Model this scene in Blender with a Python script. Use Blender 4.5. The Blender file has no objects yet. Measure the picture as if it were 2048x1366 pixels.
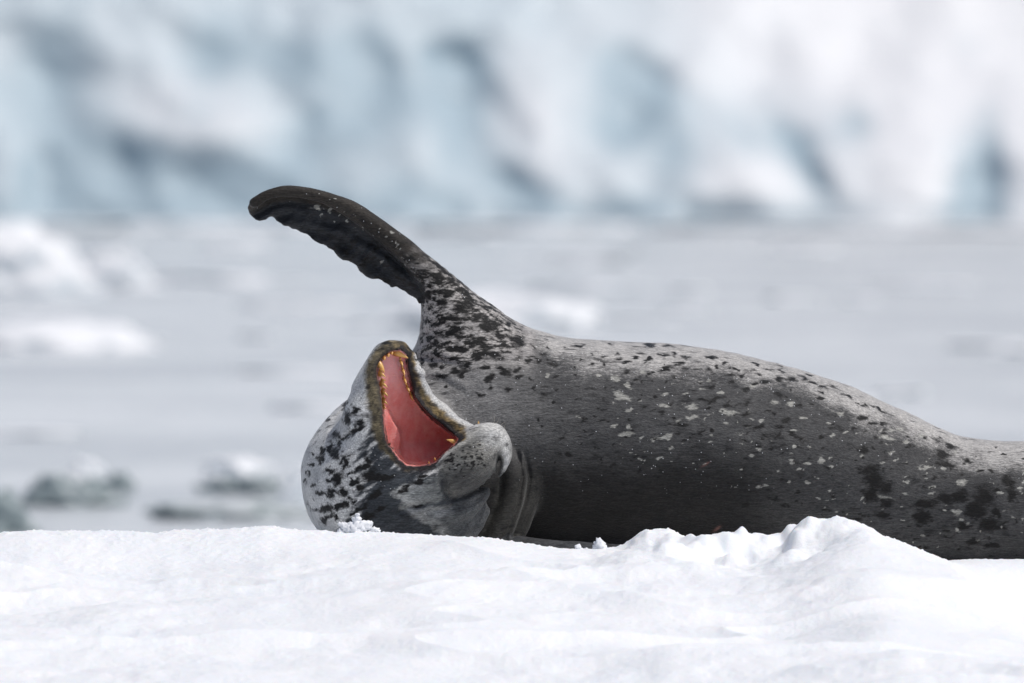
import bpy, math, random
import numpy as np
from mathutils import Vector

random.seed(7)
RNG = np.random.default_rng(11)
sc = bpy.context.scene
C = sc.collection

# ------------------------------------------------------------------ camera
CAMZ, DIST, FPX, HOR = 0.989, 28.0, 22400.0, 289.0
cam_d = bpy.data.cameras.new('camera')
cam = bpy.data.objects.new('camera', cam_d)
C.objects.link(cam)
cam.location = (0, -DIST, CAMZ)
cam.rotation_euler = (math.pi / 2 - (683 - HOR) / FPX, 0, 0)
cam_d.sensor_width = 36.0
cam_d.lens = FPX / 2048 * 36.0
cam_d.clip_start = 0.5
cam_d.clip_end = 20000
cam_d.dof.use_dof = True
cam_d.dof.focus_distance = DIST - 0.22
cam_d.dof.aperture_fstop = 5.0
sc.camera = cam

# ------------------------------------------------------------------ light
SUN = Vector((0.42, -0.20, 0.86)).normalized()      # towards the sun
world = bpy.data.worlds.new('World')
sc.world = world
world.use_nodes = True
wn = world.node_tree.nodes
wl = world.node_tree.links
bg = wn['Background']
sky = wn.new('ShaderNodeTexSky')
sky.sky_type = 'NISHITA'
sky.sun_disc = False
sky.sun_elevation = math.asin(SUN.z)
sky.sun_rotation = math.atan2(SUN.x, SUN.y)
sky.air_density = 0.9
sky.dust_density = 3.2
sky.ozone_density = 1.0
wl.new(sky.outputs[0], bg.inputs[0])
bg.inputs[1].default_value = 0.085
sun_d = bpy.data.lights.new('sun', 'SUN')
sun_d.energy = 2.25
sun_d.angle = math.radians(0.6)
sun_d.color = (1.0, 0.98, 0.955)
sun = bpy.data.objects.new('sun', sun_d)
C.objects.link(sun)
sun.rotation_euler = SUN.to_track_quat('Z', 'Y').to_euler()
sun.location = (4, -2, 9)

sc.view_settings.view_transform = 'Standard'
sc.view_settings.look = 'None'
sc.view_settings.exposure = 0.08
sc.view_settings.gamma = 1.0
sc.view_settings.use_curve_mapping = False
sc.render.engine = 'CYCLES'
sc.cycles.use_denoising = True
sc.cycles.max_bounces = 6


# ------------------------------------------------------------------ helpers
def wx(px, Y):
    return (px - 1024) / FPX * (DIST + Y)


def wz(py, Y):
    return CAMZ - (py - HOR) / FPX * (DIST + Y)


def hash3(i, j, k, s):
    h = (i.astype(np.int64) * 374761393 + j.astype(np.int64) * 668265263 + k.astype(np.int64) * 2147483647 + s * 974711) & 0xFFFFFFFF
    h = ((h ^ (h >> 13)) * 1274126177) & 0xFFFFFFFF
    h = (h ^ (h >> 16)) & 0xFFFFFFFF
    return h.astype(np.float64) / 4294967295.0 * 2 - 1


def vnoise(x, y, z, seed=0):
    x0 = np.floor(x); y0 = np.floor(y); z0 = np.floor(z)
    fx = x - x0; fy = y - y0; fz = z - z0
    fx = fx * fx * fx * (fx * (fx * 6 - 15) + 10)
    fy = fy * fy * fy * (fy * (fy * 6 - 15) + 10)
    fz = fz * fz * fz * (fz * (fz * 6 - 15) + 10)
    r = 0
    for a in (0, 1):
        for b in (0, 1):
            for c in (0, 1):
                w = (fx if a else 1 - fx) * (fy if b else 1 - fy) * (fz if c else 1 - fz)
                r = r + w * hash3(x0 + a, y0 + b, z0 + c, seed)
    return r


def fbm(x, y, z, seed=0, octv=4, gain=0.5):
    r = 0; a = 1.0; f = 1.0
    for o in range(octv):
        r = r + a * vnoise(x * f + 13.7 * o, y * f + 7.1 * o, z * f - 3.3 * o, seed + o)
        a *= gain; f *= 2.03
    return r


def sstep(e0, e1, x):
    t = np.clip((x - e0) / (e1 - e0), 0, 1)
    return t * t * (3 - 2 * t)


def new_mesh(name, verts, faces, smooth=True):
    me = bpy.data.meshes.new(name)
    verts = np.asarray(verts, dtype=np.float32)
    faces = np.asarray(faces, dtype=np.int32)
    n = faces.shape[1]
    me.vertices.add(len(verts))
    me.vertices.foreach_set('co', verts.ravel())
    me.loops.add(faces.size)
    me.loops.foreach_set('vertex_index', faces.ravel())
    me.polygons.add(len(faces))
    me.polygons.foreach_set('loop_start', np.arange(0, faces.size, n, dtype=np.int32))
    me.polygons.foreach_set('loop_total', np.full(len(faces), n, dtype=np.int32))
    me.polygons.foreach_set('use_smooth', np.full(len(faces), smooth))
    me.update(calc_edges=True)
    me.validate()
    return me


def add_attr(me, name, data):
    data = np.asarray(data, dtype=np.float32)
    if data.ndim == 1:
        a = me.attributes.new(name, 'FLOAT', 'POINT')
        a.data.foreach_set('value', data)
    else:
        a = me.attributes.new(name, 'FLOAT_COLOR', 'POINT')
        c = np.ones((len(data), 4), dtype=np.float32)
        c[:, :3] = data
        a.data.foreach_set('color', c.ravel())


def obj(name, me, mat, parent=None, label=None, cat=None, group=None, kind=None):
    o = bpy.data.objects.new(name, me)
    C.objects.link(o)
    if me is not None and mat is not None and not me.materials:
        me.materials.append(mat)
    if parent is not None:
        o.parent = parent
    if label: o['label'] = label
    if cat: o['category'] = cat
    if group: o['group'] = group
    if kind: o['kind'] = kind
    return o


def grid_faces(nu, nv):
    i = np.arange(nu - 1)[:, None] * nv + np.arange(nv - 1)[None, :]
    i = i.ravel()
    return np.stack([i, i + nv, i + nv + 1, i + 1], 1)


class Mat:
    def __init__(s, name):
        s.m = bpy.data.materials.new(name)
        s.m.use_nodes = True
        s.t = s.m.node_tree
        s.p = s.t.nodes['Principled BSDF']

    def n(s, typ, **kw):
        nd = s.t.nodes.new(typ)
        for k, v in kw.items():
            setattr(nd, k, v)
        return nd

    def link(s, a, b):
        s.t.links.new(a, b)

    def val(s, sock, v):
        if hasattr(v, 'is_output') or isinstance(v, bpy.types.NodeSocket):
            s.link(v, sock)
        else:
            sock.default_value = v

    def math(s, op, a, b=0.0, c=None):
        nd = s.n('ShaderNodeMath', operation=op)
        s.val(nd.inputs[0], a)
        s.val(nd.inputs[1], b)
        if c is not None: s.val(nd.inputs[2], c)
        return nd.outputs[0]

    def mix(s, f, a, b, blend='MIX'):
        nd = s.n('ShaderNodeMix', data_type='RGBA', blend_type=blend)
        s.val(nd.inputs[0], f)
        for sock, v in ((nd.inputs[6], a), (nd.inputs[7], b)):
            if isinstance(v, tuple): sock.default_value = (*v, 1)
            else: s.link(v, sock)
        return nd.outputs[2]

    def ramp(s, f, lo, hi, smooth=True):
        nd = s.n('ShaderNodeMapRange', interpolation_type='SMOOTHSTEP' if smooth else 'LINEAR')
        s.val(nd.inputs[0], f)
        nd.inputs[1].default_value = lo
        nd.inputs[2].default_value = hi
        return nd.outputs[0]

    def attr(s, name):
        nd = s.n('ShaderNodeAttribute', attribute_name=name)
        return nd

    def noise(s, vec, scale, detail=3.0, rough=0.55):
        nd = s.n('ShaderNodeTexNoise')
        s.link(vec, nd.inputs['Vector'])
        nd.inputs['Scale'].default_value = scale
        nd.inputs['Detail'].default_value = detail
        nd.inputs['Roughness'].default_value = rough
        return nd.outputs[0]

    def mapping(s, vec, scale=(1, 1, 1), rot=(0, 0, 0)):
        nd = s.n('ShaderNodeMapping')
        s.link(vec, nd.inputs[0])
        nd.inputs['Scale'].default_value = scale
        nd.inputs['Rotation'].default_value = rot
        return nd.outputs[0]

    def coords(s):
        return s.n('ShaderNodeTexCoord').outputs['Object']

    def bump(s, h, strength, dist, normal=None):
        nd = s.n('ShaderNodeBump')
        nd.inputs['Strength'].default_value = strength
        nd.inputs['Distance'].default_value = dist
        s.link(h, nd.inputs['Height'])
        if normal is not None: s.link(normal, nd.inputs['Normal'])
        return nd.outputs[0]

    def set(s, **kw):
        for k, v in kw.items():
            s.val(s.p.inputs[k.replace('_', ' ')], v)


# ------------------------------------------------------------------ materials
def mat_snow():
    m = Mat('snow')
    co = m.coords()
    n1 = m.noise(co, 5, 3)
    base = m.mix(m.ramp(n1, 0.35, 0.7), (0.84, 0.858, 0.875), (0.875, 0.882, 0.888))
    m.set(Base_Color=base, Roughness=0.62)
    m.p.inputs['Specular IOR Level'].default_value = 0.25
    m.p.inputs['Subsurface Weight'].default_value = 0.35
    m.p.inputs['Subsurface Radius'].default_value = (0.010, 0.016, 0.022)
    m.p.inputs['Subsurface Scale'].default_value = 1.0
    g = m.noise(co, 190, 2, 0.6)
    g2 = m.noise(co, 45, 4, 0.6)
    h = m.math('ADD', m.math('MULTIPLY', g, 0.35), g2)
    m.set(Normal=m.bump(h, 0.32, 0.008))
    return m.m


def mat_water():
    m = Mat('sea_water')
    co = m.coords()
    big = m.noise(m.mapping(co, (0.05, 0.12, 1)), 1.0, 4)
    rip = m.noise(m.mapping(co, (0.35, 0.10, 1)), 1.0, 5, 0.65)
    slush_reflect = m.math('ADD', m.math('MULTIPLY', big, 0.5), m.math('MULTIPLY', rip, 0.5))
    base = m.mix(m.ramp(slush_reflect, 0.38, 0.62), (0.52, 0.55, 0.565), (0.74, 0.76, 0.765))  # pale base: slush plus glacier reflection and ripple tones painted in
    m.set(Base_Color=base, Roughness=0.22)
    m.p.inputs['IOR'].default_value = 1.33
    w1 = m.noise(m.mapping(co, (1.2, 0.8, 1)), 1.0, 4, 0.6)
    m.set(Normal=m.bump(w1, 0.35, 0.2))
    return m.m


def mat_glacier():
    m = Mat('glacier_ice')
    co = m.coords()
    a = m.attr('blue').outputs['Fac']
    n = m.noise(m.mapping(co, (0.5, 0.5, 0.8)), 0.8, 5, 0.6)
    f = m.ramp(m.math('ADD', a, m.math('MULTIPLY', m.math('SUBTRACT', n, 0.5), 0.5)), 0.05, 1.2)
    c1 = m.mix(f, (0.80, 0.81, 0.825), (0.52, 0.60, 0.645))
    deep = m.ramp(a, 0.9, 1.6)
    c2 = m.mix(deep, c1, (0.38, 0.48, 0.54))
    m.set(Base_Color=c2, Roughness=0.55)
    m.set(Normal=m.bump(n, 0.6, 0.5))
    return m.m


def mat_ice(name, top, side, z0, z1):
    m = Mat(name)
    co = m.coords()
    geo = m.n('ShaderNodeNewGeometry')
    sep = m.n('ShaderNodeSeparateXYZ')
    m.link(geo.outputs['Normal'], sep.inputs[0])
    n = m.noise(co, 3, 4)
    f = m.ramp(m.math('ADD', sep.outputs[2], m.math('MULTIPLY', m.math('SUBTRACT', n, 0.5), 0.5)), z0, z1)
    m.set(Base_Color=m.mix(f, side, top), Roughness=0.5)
    m.set(Normal=m.bump(n, 0.5, 0.06))
    return m.m


def mat_seal():
    m = Mat('seal_coat')
    co = m.coords()
    coat = m.attr('coat').outputs['Color']
    dark = m.attr('dark').outputs['Fac']
    pale = m.attr('pale').outputs['Fac']
    mott = m.attr('mottle').outputs['Fac']
    mouth = m.attr('mouth').outputs['Fac']
    bare = m.attr('bare').outputs['Fac']
    # hair-scale noises
    hair = m.noise(m.mapping(co, (0.35, 1, 1), (0, 0.25, 0)), 420, 2, 0.6)
    edge = m.noise(m.mapping(co, (0.38, 1, 1), (0, 0.12, 0)), 150, 4, 0.7)
    soft = m.noise(m.mapping(co, (0.6, 1, 1)), 16, 4, 0.6)
    fine = m.noise(m.mapping(co, (0.22, 1, 1), (0, 0.16, 0)), 520, 2, 0.6)
    e = m.math('ADD', m.math('MULTIPLY', m.math('SUBTRACT', edge, 0.5), 1.25), m.math('MULTIPLY', m.math('SUBTRACT', fine, 0.5), 0.7))
    # coat tone
    c = m.mix(1.0, coat, m.mix(m.ramp(soft, 0.25, 0.75), (0.76, 0.76, 0.77), (1.20, 1.19, 1.18)), 'MULTIPLY')
    hv = m.mix(m.ramp(hair, 0.3, 0.7), (0.74, 0.74, 0.74), (1.27, 1.27, 1.26))
    # ragged, peppered border between pale belly and grey flank
    belly = m.attr('belly').outputs['Fac']
    pepn = m.noise(m.mapping(co, (0.5, 1, 1)), 330, 2, 0.6)
    bn = m.math('ADD', m.math('MULTIPLY', m.math('SUBTRACT', soft, 0.5), 1.3), m.math('ADD', m.math('MULTIPLY', e, 0.55), m.math('MULTIPLY', m.math('SUBTRACT', pepn, 0.5), 0.9)))
    c = m.mix(m.ramp(m.math('ADD', belly, bn), 0.05, 1.0), c, (0.43, 0.415, 0.40))
    # flank flecks
    fl = m.noise(m.mapping(co, (0.42, 1, 1), (0, 0.1, 0)), 42, 3, 0.55)
    c = m.mix(m.math('MULTIPLY', m.ramp(fl, 0.57, 0.72), 0.75), c, (0.014, 0.014, 0.015))
    # pale spots
    pf = m.ramp(m.math('ADD', pale, m.math('MULTIPLY', e, 0.7)), 0.34, 0.74)
    c = m.mix(m.math('MULTIPLY', pf, 0.92), c, (0.33, 0.325, 0.30))
    # dense mottling on the shoulder
    mo = m.noise(m.mapping(co, (0.5, 1, 1.3), (0, -0.3, 0)), 58, 5, 0.66)
    md = m.math('MULTIPLY', m.ramp(m.math('ADD', m.math('SUBTRACT', mo, 0.5), m.math('ADD', m.math('MULTIPLY', e, 0.10), m.math('MULTIPLY', m.math('SUBTRACT', mott, 0.5), 0.14))), -0.03, 0.14), m.ramp(mott, 0.05, 0.5))
    c = m.mix(md, c, (0.016, 0.0155, 0.015))
    # dark spots
    df = m.ramp(m.math('ADD', dark, m.math('MULTIPLY', e, 0.7)), 0.26, 0.80)
    c = m.mix(df, c, (0.0125, 0.012, 0.012))
    c = m.mix(1.0, c, hv, 'MULTIPLY')
    stk = m.noise(m.mapping(co, (0.13, 1, 1), (0, 0.14, 0)), 300, 3, 0.6)
    c = m.mix(1.0, c, m.mix(m.ramp(stk, 0.3, 0.7), (0.70, 0.70, 0.70), (1.34, 1.34, 1.33)), 'MULTIPLY')
    # droplets and snow grains caught in the hair
    vo = m.n('ShaderNodeTexVoronoi', feature='F1')
    m.link(co, vo.inputs['Vector'])
    vo.inputs['Scale'].default_value = 210
    sepc = m.n('ShaderNodeSeparateColor')
    m.link(vo.outputs['Color'], sepc.inputs[0])
    dn = m.noise(co, 5, 2)
    grain = m.math('MULTIPLY', m.math('LESS_THAN', vo.outputs['Distance'], 0.26), m.math('GREATER_THAN', m.math('ADD', sepc.outputs[0], m.math('MULTIPLY', m.math('SUBTRACT', dn, 0.5), 0.10)), 0.976))
    grain = m.math('MULTIPLY', grain, m.math('SUBTRACT', 1.0, m.ramp(mouth, -30, -20)))
    grain = m.math('MULTIPLY', grain, m.math('SUBTRACT', 1.0, bare))
    sz = m.n('ShaderNodeSeparateXYZ')
    m.link(co, sz.inputs[0])
    grain = m.math('MULTIPLY', grain, m.ramp(m.math('ADD', sz.outputs[2], m.math('MULTIPLY', m.math('SUBTRACT', dn, 0.5), 0.25)), 0.10, 0.24))
    c = m.mix(m.math('MULTIPLY', grain, 0.8), c, (0.75, 0.76, 0.78))
    # mouth lining
    vn = m.noise(m.mapping(co, (1, 1, 0.5), (0, 0.4, 0)), 60, 4, 0.6)
    pink = m.mix(m.ramp(vn, 0.3, 0.7), (0.86, 0.25, 0.225), (0.92, 0.37, 0.335))
    mlow = m.attr('palate').outputs['Fac']
    pink = m.mix(m.math('MULTIPLY', mlow, 0.8), pink, (0.88, 0.44, 0.44))
    wob = m.math('MULTIPLY', m.math('SUBTRACT', edge, 0.5), 6.0)
    mf = m.ramp(m.math('ADD', mouth, wob), -1.5, 2.0)
    c = m.mix(mf, c, pink)
    m.set(Base_Color=c)
    r = m.math('SUBTRACT', m.math('MULTIPLY_ADD', soft, 0.2, 0.46), m.math('MULTIPLY', bare, 0.16))
    r = m.math('SUBTRACT', r, m.math('MULTIPLY', mf, 0.26))
    m.set(Roughness=r)
    m.set(Specular_IOR_Level=m.math('MULTIPLY_ADD', mf, 0.4, 0.15))
    sh = m.math('MULTIPLY', m.math('SUBTRACT', 1.0, mf), m.math('SUBTRACT', 0.16, m.math('MULTIPLY', bare, 0.12)))
    m.set(Sheen_Weight=sh)
    m.p.inputs['Sheen Roughness'].default_value = 0.35
    # mouth flesh glows a little under its skin
    m.set(Subsurface_Weight=m.math('MULTIPLY', mf, 0.5))
    m.p.inputs['Subsurface Radius'].default_value = (0.020, 0.006, 0.004)
    m.p.inputs['Subsurface Scale'].default_value = 1.0
    hh = m.math('ADD', hair, m.math('MULTIPLY', edge, 0.6))
    hh = m.math('MULTIPLY', hh, m.math('SUBTRACT', 1.0, m.math('MULTIPLY', mf, 0.8)))
    vs = m.noise(m.mapping(co, (1, 1, 2.6), (0, 0.6, 0)), 120, 3, 0.6)
    hh = m.math('ADD', hh, m.math('MULTIPLY', m.math('MULTIPLY', mf, vs), 1.0))
    m.set(Normal=m.bump(hh, 0.5, 0.004))
    return m.m


def mat_plain(name, col, rough=0.5, var=0.15, scale=40, spec=0.5):
    m = Mat(name)
    n = m.noise(m.coords(), scale, 3)
    lo = tuple(x * (1 - var) for x in col); hi = tuple(min(1, x * (1 + var)) for x in col)
    m.set(Base_Color=m.mix(n, lo, hi), Roughness=rough)
    m.p.inputs['Specular IOR Level'].default_value = spec
    return m.m


def mat_tooth():
    m = Mat('stained_tooth')
    co = m.coords()
    sep = m.n('ShaderNodeSeparateXYZ')
    m.link(co, sep.inputs[0])
    n = m.noise(co, 260, 3)
    f = m.ramp(m.math('ADD', m.math('MULTIPLY', sep.outputs[2], 70), m.math('MULTIPLY', m.math('SUBTRACT', n, 0.5), 0.8)), 0.0, 1.1)
    m.set(Base_Color=m.mix(f, (0.38, 0.12, 0.016), (0.78, 0.46, 0.14)), Roughness=0.3)
    return m.m


M_SNOW = mat_snow()
M_CLUMP = mat_plain('snow_crumb', (0.84, 0.855, 0.88), 0.7, 0.02)
M_WATER = mat_water()
M_GLAC = mat_glacier()
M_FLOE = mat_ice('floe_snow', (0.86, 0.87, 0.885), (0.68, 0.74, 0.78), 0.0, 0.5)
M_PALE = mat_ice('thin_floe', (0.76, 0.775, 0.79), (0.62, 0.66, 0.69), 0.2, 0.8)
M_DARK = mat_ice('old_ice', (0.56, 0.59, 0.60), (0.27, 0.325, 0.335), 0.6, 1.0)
M_SEAL = mat_seal()
M_TOOTH = mat_tooth()
M_WHISK = mat_plain('whisker_hair', (0.55, 0.50, 0.42), 0.4)

# ------------------------------------------------------------------ the setting: sea
me = new_mesh('sea', [(-6000, -300, 0), (6000, -300, 0), (6000, 9000, 0), (-6000, 9000, 0)], [(0, 1, 2, 3)])
WATZ = CAMZ - 2.0
sea = obj('sea', me, M_WATER, kind='structure')
sea.location.z = WATZ

# ------------------------------------------------------------------ the setting: snow the seal lies on
def interp(pts, x):
    p = np.array(pts, float)
    return np.interp(x, p[:, 0], p[:, 1])


def snow_mesh():
    xs = np.concatenate([np.linspace(-7, -1.75, 60, endpoint=False), np.linspace(-1.75, 1.75, 720, endpoint=False), np.linspace(1.75, 7, 60)])
    ys = np.concatenate([np.linspace(-9, -3.6, 40, endpoint=False), np.linspace(-3.6, -1.0, 300, endpoint=False), np.linspace(-1.0, -0.2, 190, endpoint=False), np.linspace(-0.2, 4.5, 90)])
    X, Y = np.meshgrid(xs, ys, indexing='ij')
    U = 1024 + X * FPX / (DIST - 0.45)
    crest = [(-4000, 1150), (-1500, 1085), (-300, 1075), (0, 1067), (70, 1062), (150, 1062), (300, 1066), (400, 1061), (530, 1053), (600, 1060), (660, 1064), (800, 1068), (900, 1072), (980, 1077),
             (1060, 1089), (1110, 1096), (1180, 1100), (1225, 1097), (1255, 1089), (1290, 1071), (1312, 1072), (1340, 1066), (1352, 1071), (1375, 1082), (1425, 1096), (1470, 1086), (1510, 1077), (1545, 1081), (1562, 1079),
             (1575, 1060), (1612, 1045), (1650, 1050), (1690, 1047), (1730, 1058), (1790, 1083), (1850, 1106), (1900, 1126), (1960, 1160), (2048, 1212), (2300, 1290), (2600, 1300), (6000, 1330)]
    sx = np.linspace(-4000, 6000, 5001)
    sc_ = interp(crest, sx)
    k = np.exp(-np.linspace(-3, 3, 9) ** 2 / 2); k /= k.sum()
    sc_s = np.convolve(np.pad(sc_, 4, mode='edge'), k, 'valid')
    YC = -0.46 - 0.26 * sstep(1500, 1750, U)
    py = np.interp(U, sx, sc_s)
    zc = wz(py, YC)
    yb = interp([(-6000, 1180), (300, 1130), (700, 1100), (1000, 1100), (1150, 1112), (1500, 1118), (1800, 1128), (1880, 1124), (1960, 1121), (2048, 1121), (2300, 1128), (6000, 1200)], U)
    zb = wz(yb, -0.3) - 0.03 * sstep(-0.25, 0.0, Y) - 0.0
    zb = zb - 0.35 * sstep(0.6, 3.0, Y) - 0.5 * sstep(2.5, 4.4, Y)
    d = Y - YC
    # far side of the crest falls back to the bed the seal lies in
    tb = sstep(0.01, 0.16, d)
    back = zc * (1 - tb) + np.minimum(zc - 0.02, zb) * tb
    back = np.where(U > 1900, zc * (1 - sstep(0.05, 0.35, d)) + zb * sstep(0.05, 0.35, d), back)
    # near side: gentle slope to the camera
    f = -d
    zfl = wz(1395, -3.3)
    tf = np.clip(f / 2.85, 0, 2.2)
    k2 = np.exp(-np.linspace(-2.5, 2.5, 161) ** 2 / 2); k2 /= k2.sum()
    wide = np.convolve(np.pad(sc_, 80, mode='edge'), k2, 'valid')
    pf = np.interp(U, sx, wide)
    zw = wz(pf, YC)
    zc = zc + (np.minimum(zw, zc + 0.03) - zc) * sstep(0.03, 0.55, f)
    front = zc + (zfl - zc) * (1 - (1 - np.clip(tf, 0, 1)) ** 1.35) - 0.22 * np.clip(f - 2.7, 0, 10) ** 1.3
    Z = np.where(d > 0, back, front)
    # wind-drift undulation
    g = sstep(0.02, 0.35, f)
    und = 0.042 * fbm(X * 1.1 + 3, Y * 1.0, X * 0, 21, 2) + 0.014 * fbm(X * 3.0, Y * 2.4 + 9, X * 0, 25, 3)
    ridge = 0.026 * (1 - np.abs(fbm(X * 1.1 + Y * 0.6, Y * 2.6, X * 0, 33, 2))) ** 3
    Z = Z + (und + ridge) * g
    # right-hand drift keeps its rounded brow; trampled lumps run down-left from it
    lump = [(1320, 1100, 60, -0.50, .012), (1405, 1120, 55, -0.66, .030), (1440, 1118, 40, -0.60, .034), (1345, 1128, 40, -0.78, .022), (1490, 1105, 45, -0.58, .022), (1530, 1098, 50, -0.55, .018),
            (1605, 1060, 30, -0.66, .030), (1585, 1075, 22, -0.70, .026), (1660, 1066, 34, -0.66, .018), (1470, 1132, 36, -0.72, .022), (1380, 1140, 40, -0.95, .016), (1250, 1130, 70, -0.8, .014),
            (1560, 1110, 40, -0.82, .02), (1625, 1098, 30, -0.86, -.02), (1640, 1090, 40, -0.78, -.016), (1415, 1128, 22, -0.74, -.022), (1500, 1118, 24, -0.70, -.018), (1350, 1118, 26, -0.66, -.016)]
    for (pu, pv, ru, yy, a) in lump:
        rx = ru / 800; ry = ru / 800 * 1.5
        x0 = wx(pu, yy)
        q = ((X - x0) / rx) ** 2 + ((Y - yy) / ry) ** 2
        wob = 1 + 0.5 * vnoise(X * 30, Y * 22, X * 0, 5)
        Z = Z + a * np.exp(-q * 1.3 * wob)
    rough = sstep(1100, 1280, U) * (1 - sstep(1700, 1850, U)) * np.exp(-((Y + 0.62) / 0.30) ** 2)
    Z = Z + rough * 0.010 * fbm(X * 15, Y * 10, X * 0, 41, 4, 0.5)
    # scalloped thaw texture and crumbs
    Z = Z + 0.0034 * fbm(X * 17, Y * 11, X * 0, 51, 3) * (0.35 + 0.65 * sstep(-0.3, 0.5, fbm(X * 2, Y * 1.6, X * 0, 53, 2))) + 0.0016 * np.abs(fbm(X * 75, Y * 60, X * 0, 57, 2))
    Z = Z + 0.0030 * np.clip(vnoise(X * 120, Y * 90, X * 0, 61) - 0.45, 0, 1) * np.exp(-(d / 0.12) ** 2) * 2.2
    # the floe's rim drops into the sea
    edge = sstep(5.0, 6.6, np.abs(X)) + sstep(3.0, 4.4, Y) + sstep(-5.5, -8.5, Y)
    Z = Z - 1.6 * edge
    V = np.stack([X.ravel(), Y.ravel(), Z.ravel()], 1)
    return new_mesh('snow_ground', V, grid_faces(len(xs), len(ys)))


obj('snow_ground', snow_mesh(), M_SNOW, kind='structure')


# ------------------------------------------------------------------ the setting: glacier front far behind
def glacier_mesh():
    xs = np.linspace(-60, 60, 420)
    s = np.linspace(0, 1, 170)
    X, S = np.meshgrid(xs, s, indexing='ij')
    H = 16.0
    z = S * H
    Y0 = 270.0
    lean = 0.75 * z + 0.05 * z ** 1.6
    rightness = sstep(-4, 14, X)
    lean = lean + rightness * np.clip(z - 2.2, 0, 20) * 1.1
    Y = Y0 + lean
    big = fbm(X * 0.10, z * 0.13, X * 0 + 2, 71, 4)
    mid = 1 - np.abs(fbm(X * 0.30 + 0.15 * z, z * 0.28, X * 0 + 5, 77, 4))
    blk = fbm(X * 0.8, z * 0.5, X * 0, 83, 3)
    Y = Y - 0.7 * big - 0.5 * mid - 0.2 * blk
    U = 1024 + X * FPX / (DIST + Y0)
    P = HOR + (CAMZ - (WATZ + z)) * FPX / (DIST + Y0)
    blobs = [(100, 320, 60, 120, 0, 1.0), (215, 300, 45, 70, 20, .9), (160, 400, 130, 40, 0, .9), (330, 340, 130, 70, 10, .75), (520, 330, 120, 90, 0, .6), (430, 60, 60, 60, 0, .6),
             (600, 80, 140, 55, 15, .75), (720, 60, 60, 60, 0, .8), (885, 70, 45, 28, 15, 1.3), (920, 200, 40, 110, 0, .7), (700, 210, 90, 60, 0, .5), (640, 390, 180, 40, 0, .7),
             (860, 380, 110, 60, 0, .7), (1000, 310, 60, 30, 25, .9), (1070, 350, 80, 28, 30, .8), (1240, 80, 45, 45, 30, 1.0), (1290, 170, 60, 55, 30, 1.3), (1240, 210, 50, 45, 0, 1.1), (1350, 260, 50, 80, 20, .7),
             (1600, 265, 22, 75, -32, 1.5), (1640, 320, 22, 40, -30, 1.0), (1725, 205, 36, 34, 0, .9), (1950, 320, 50, 90, 12, 1.5), (1930, 400, 60, 40, 0, 1.1), (1985, 300, 24, 90, 0, 1.2), (1260, 390, 60, 50, 0, .9), (1450, 395, 150, 40, 0, .8),
             (1600, 410, 90, 30, 0, .8), (60, 120, 60, 150, 20, .5), (1960, 40, 70, 60, 0, .5), (1180, 400, 90, 30, 0, .6), (800, 140, 120, 60, 0, .5), (1500, 230, 60, 30, 35, .5), (20, 420, 60, 30, 0, .4)]
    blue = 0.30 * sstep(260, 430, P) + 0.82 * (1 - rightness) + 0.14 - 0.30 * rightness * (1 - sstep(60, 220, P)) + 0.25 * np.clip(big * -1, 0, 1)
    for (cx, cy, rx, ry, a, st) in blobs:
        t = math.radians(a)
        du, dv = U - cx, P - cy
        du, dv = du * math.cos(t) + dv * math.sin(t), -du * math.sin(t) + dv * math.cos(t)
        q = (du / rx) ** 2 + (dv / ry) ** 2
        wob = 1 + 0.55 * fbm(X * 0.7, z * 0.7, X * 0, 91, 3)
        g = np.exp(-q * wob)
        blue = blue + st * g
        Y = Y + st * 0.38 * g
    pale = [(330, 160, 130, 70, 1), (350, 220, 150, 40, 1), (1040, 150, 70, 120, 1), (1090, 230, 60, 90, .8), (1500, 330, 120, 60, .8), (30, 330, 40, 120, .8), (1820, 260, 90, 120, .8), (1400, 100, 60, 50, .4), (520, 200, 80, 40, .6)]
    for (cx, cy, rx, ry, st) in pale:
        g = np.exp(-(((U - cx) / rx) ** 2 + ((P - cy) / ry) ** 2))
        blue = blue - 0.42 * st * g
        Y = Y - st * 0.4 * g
    V = np.stack([X.ravel(), Y.ravel(), (WATZ + z - 0.6).ravel()], 1)
    me = new_mesh('glacier', V, grid_faces(len(xs), len(s))[:, ::-1])
    add_attr(me, 'blue', blue.ravel())
    return me


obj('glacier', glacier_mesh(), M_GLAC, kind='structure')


# snowfield rising behind the glacier front
def snowfield():
    xs = np.linspace(-1500, 1500, 80); ys = np.linspace(284, 2600, 60)
    X, Y = np.meshgrid(xs, ys, indexing='ij')
    Z = 13 + (Y - 284) * 0.16 + 12 * fbm(X * 0.006, Y * 0.006, X * 0, 3, 3) * sstep(284, 420, Y)
    Z = Z - 30 * sstep(60, 400, np.abs(X)) * (1 - sstep(300, 700, Y))
    return new_mesh('snowfield', np.stack([X.ravel(), Y.ravel(), Z.ravel()], 1), grid_faces(80, 60))


obj('snowfield', snowfield(), M_FLOE, kind='structure')


# ------------------------------------------------------------------ floating ice
def ico(sub):
    import bmesh
    bm = bmesh.new()
    bmesh.ops.create_icosphere(bm, subdivisions=sub, radius=1)
    v = np.array([x.co[:] for x in bm.verts]); f = np.array([[x.index for x in p.verts] for p in bm.faces])
    bm.free()
    return v, f


ICO5 = ico(5); ICO3 = ico(3)


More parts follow.
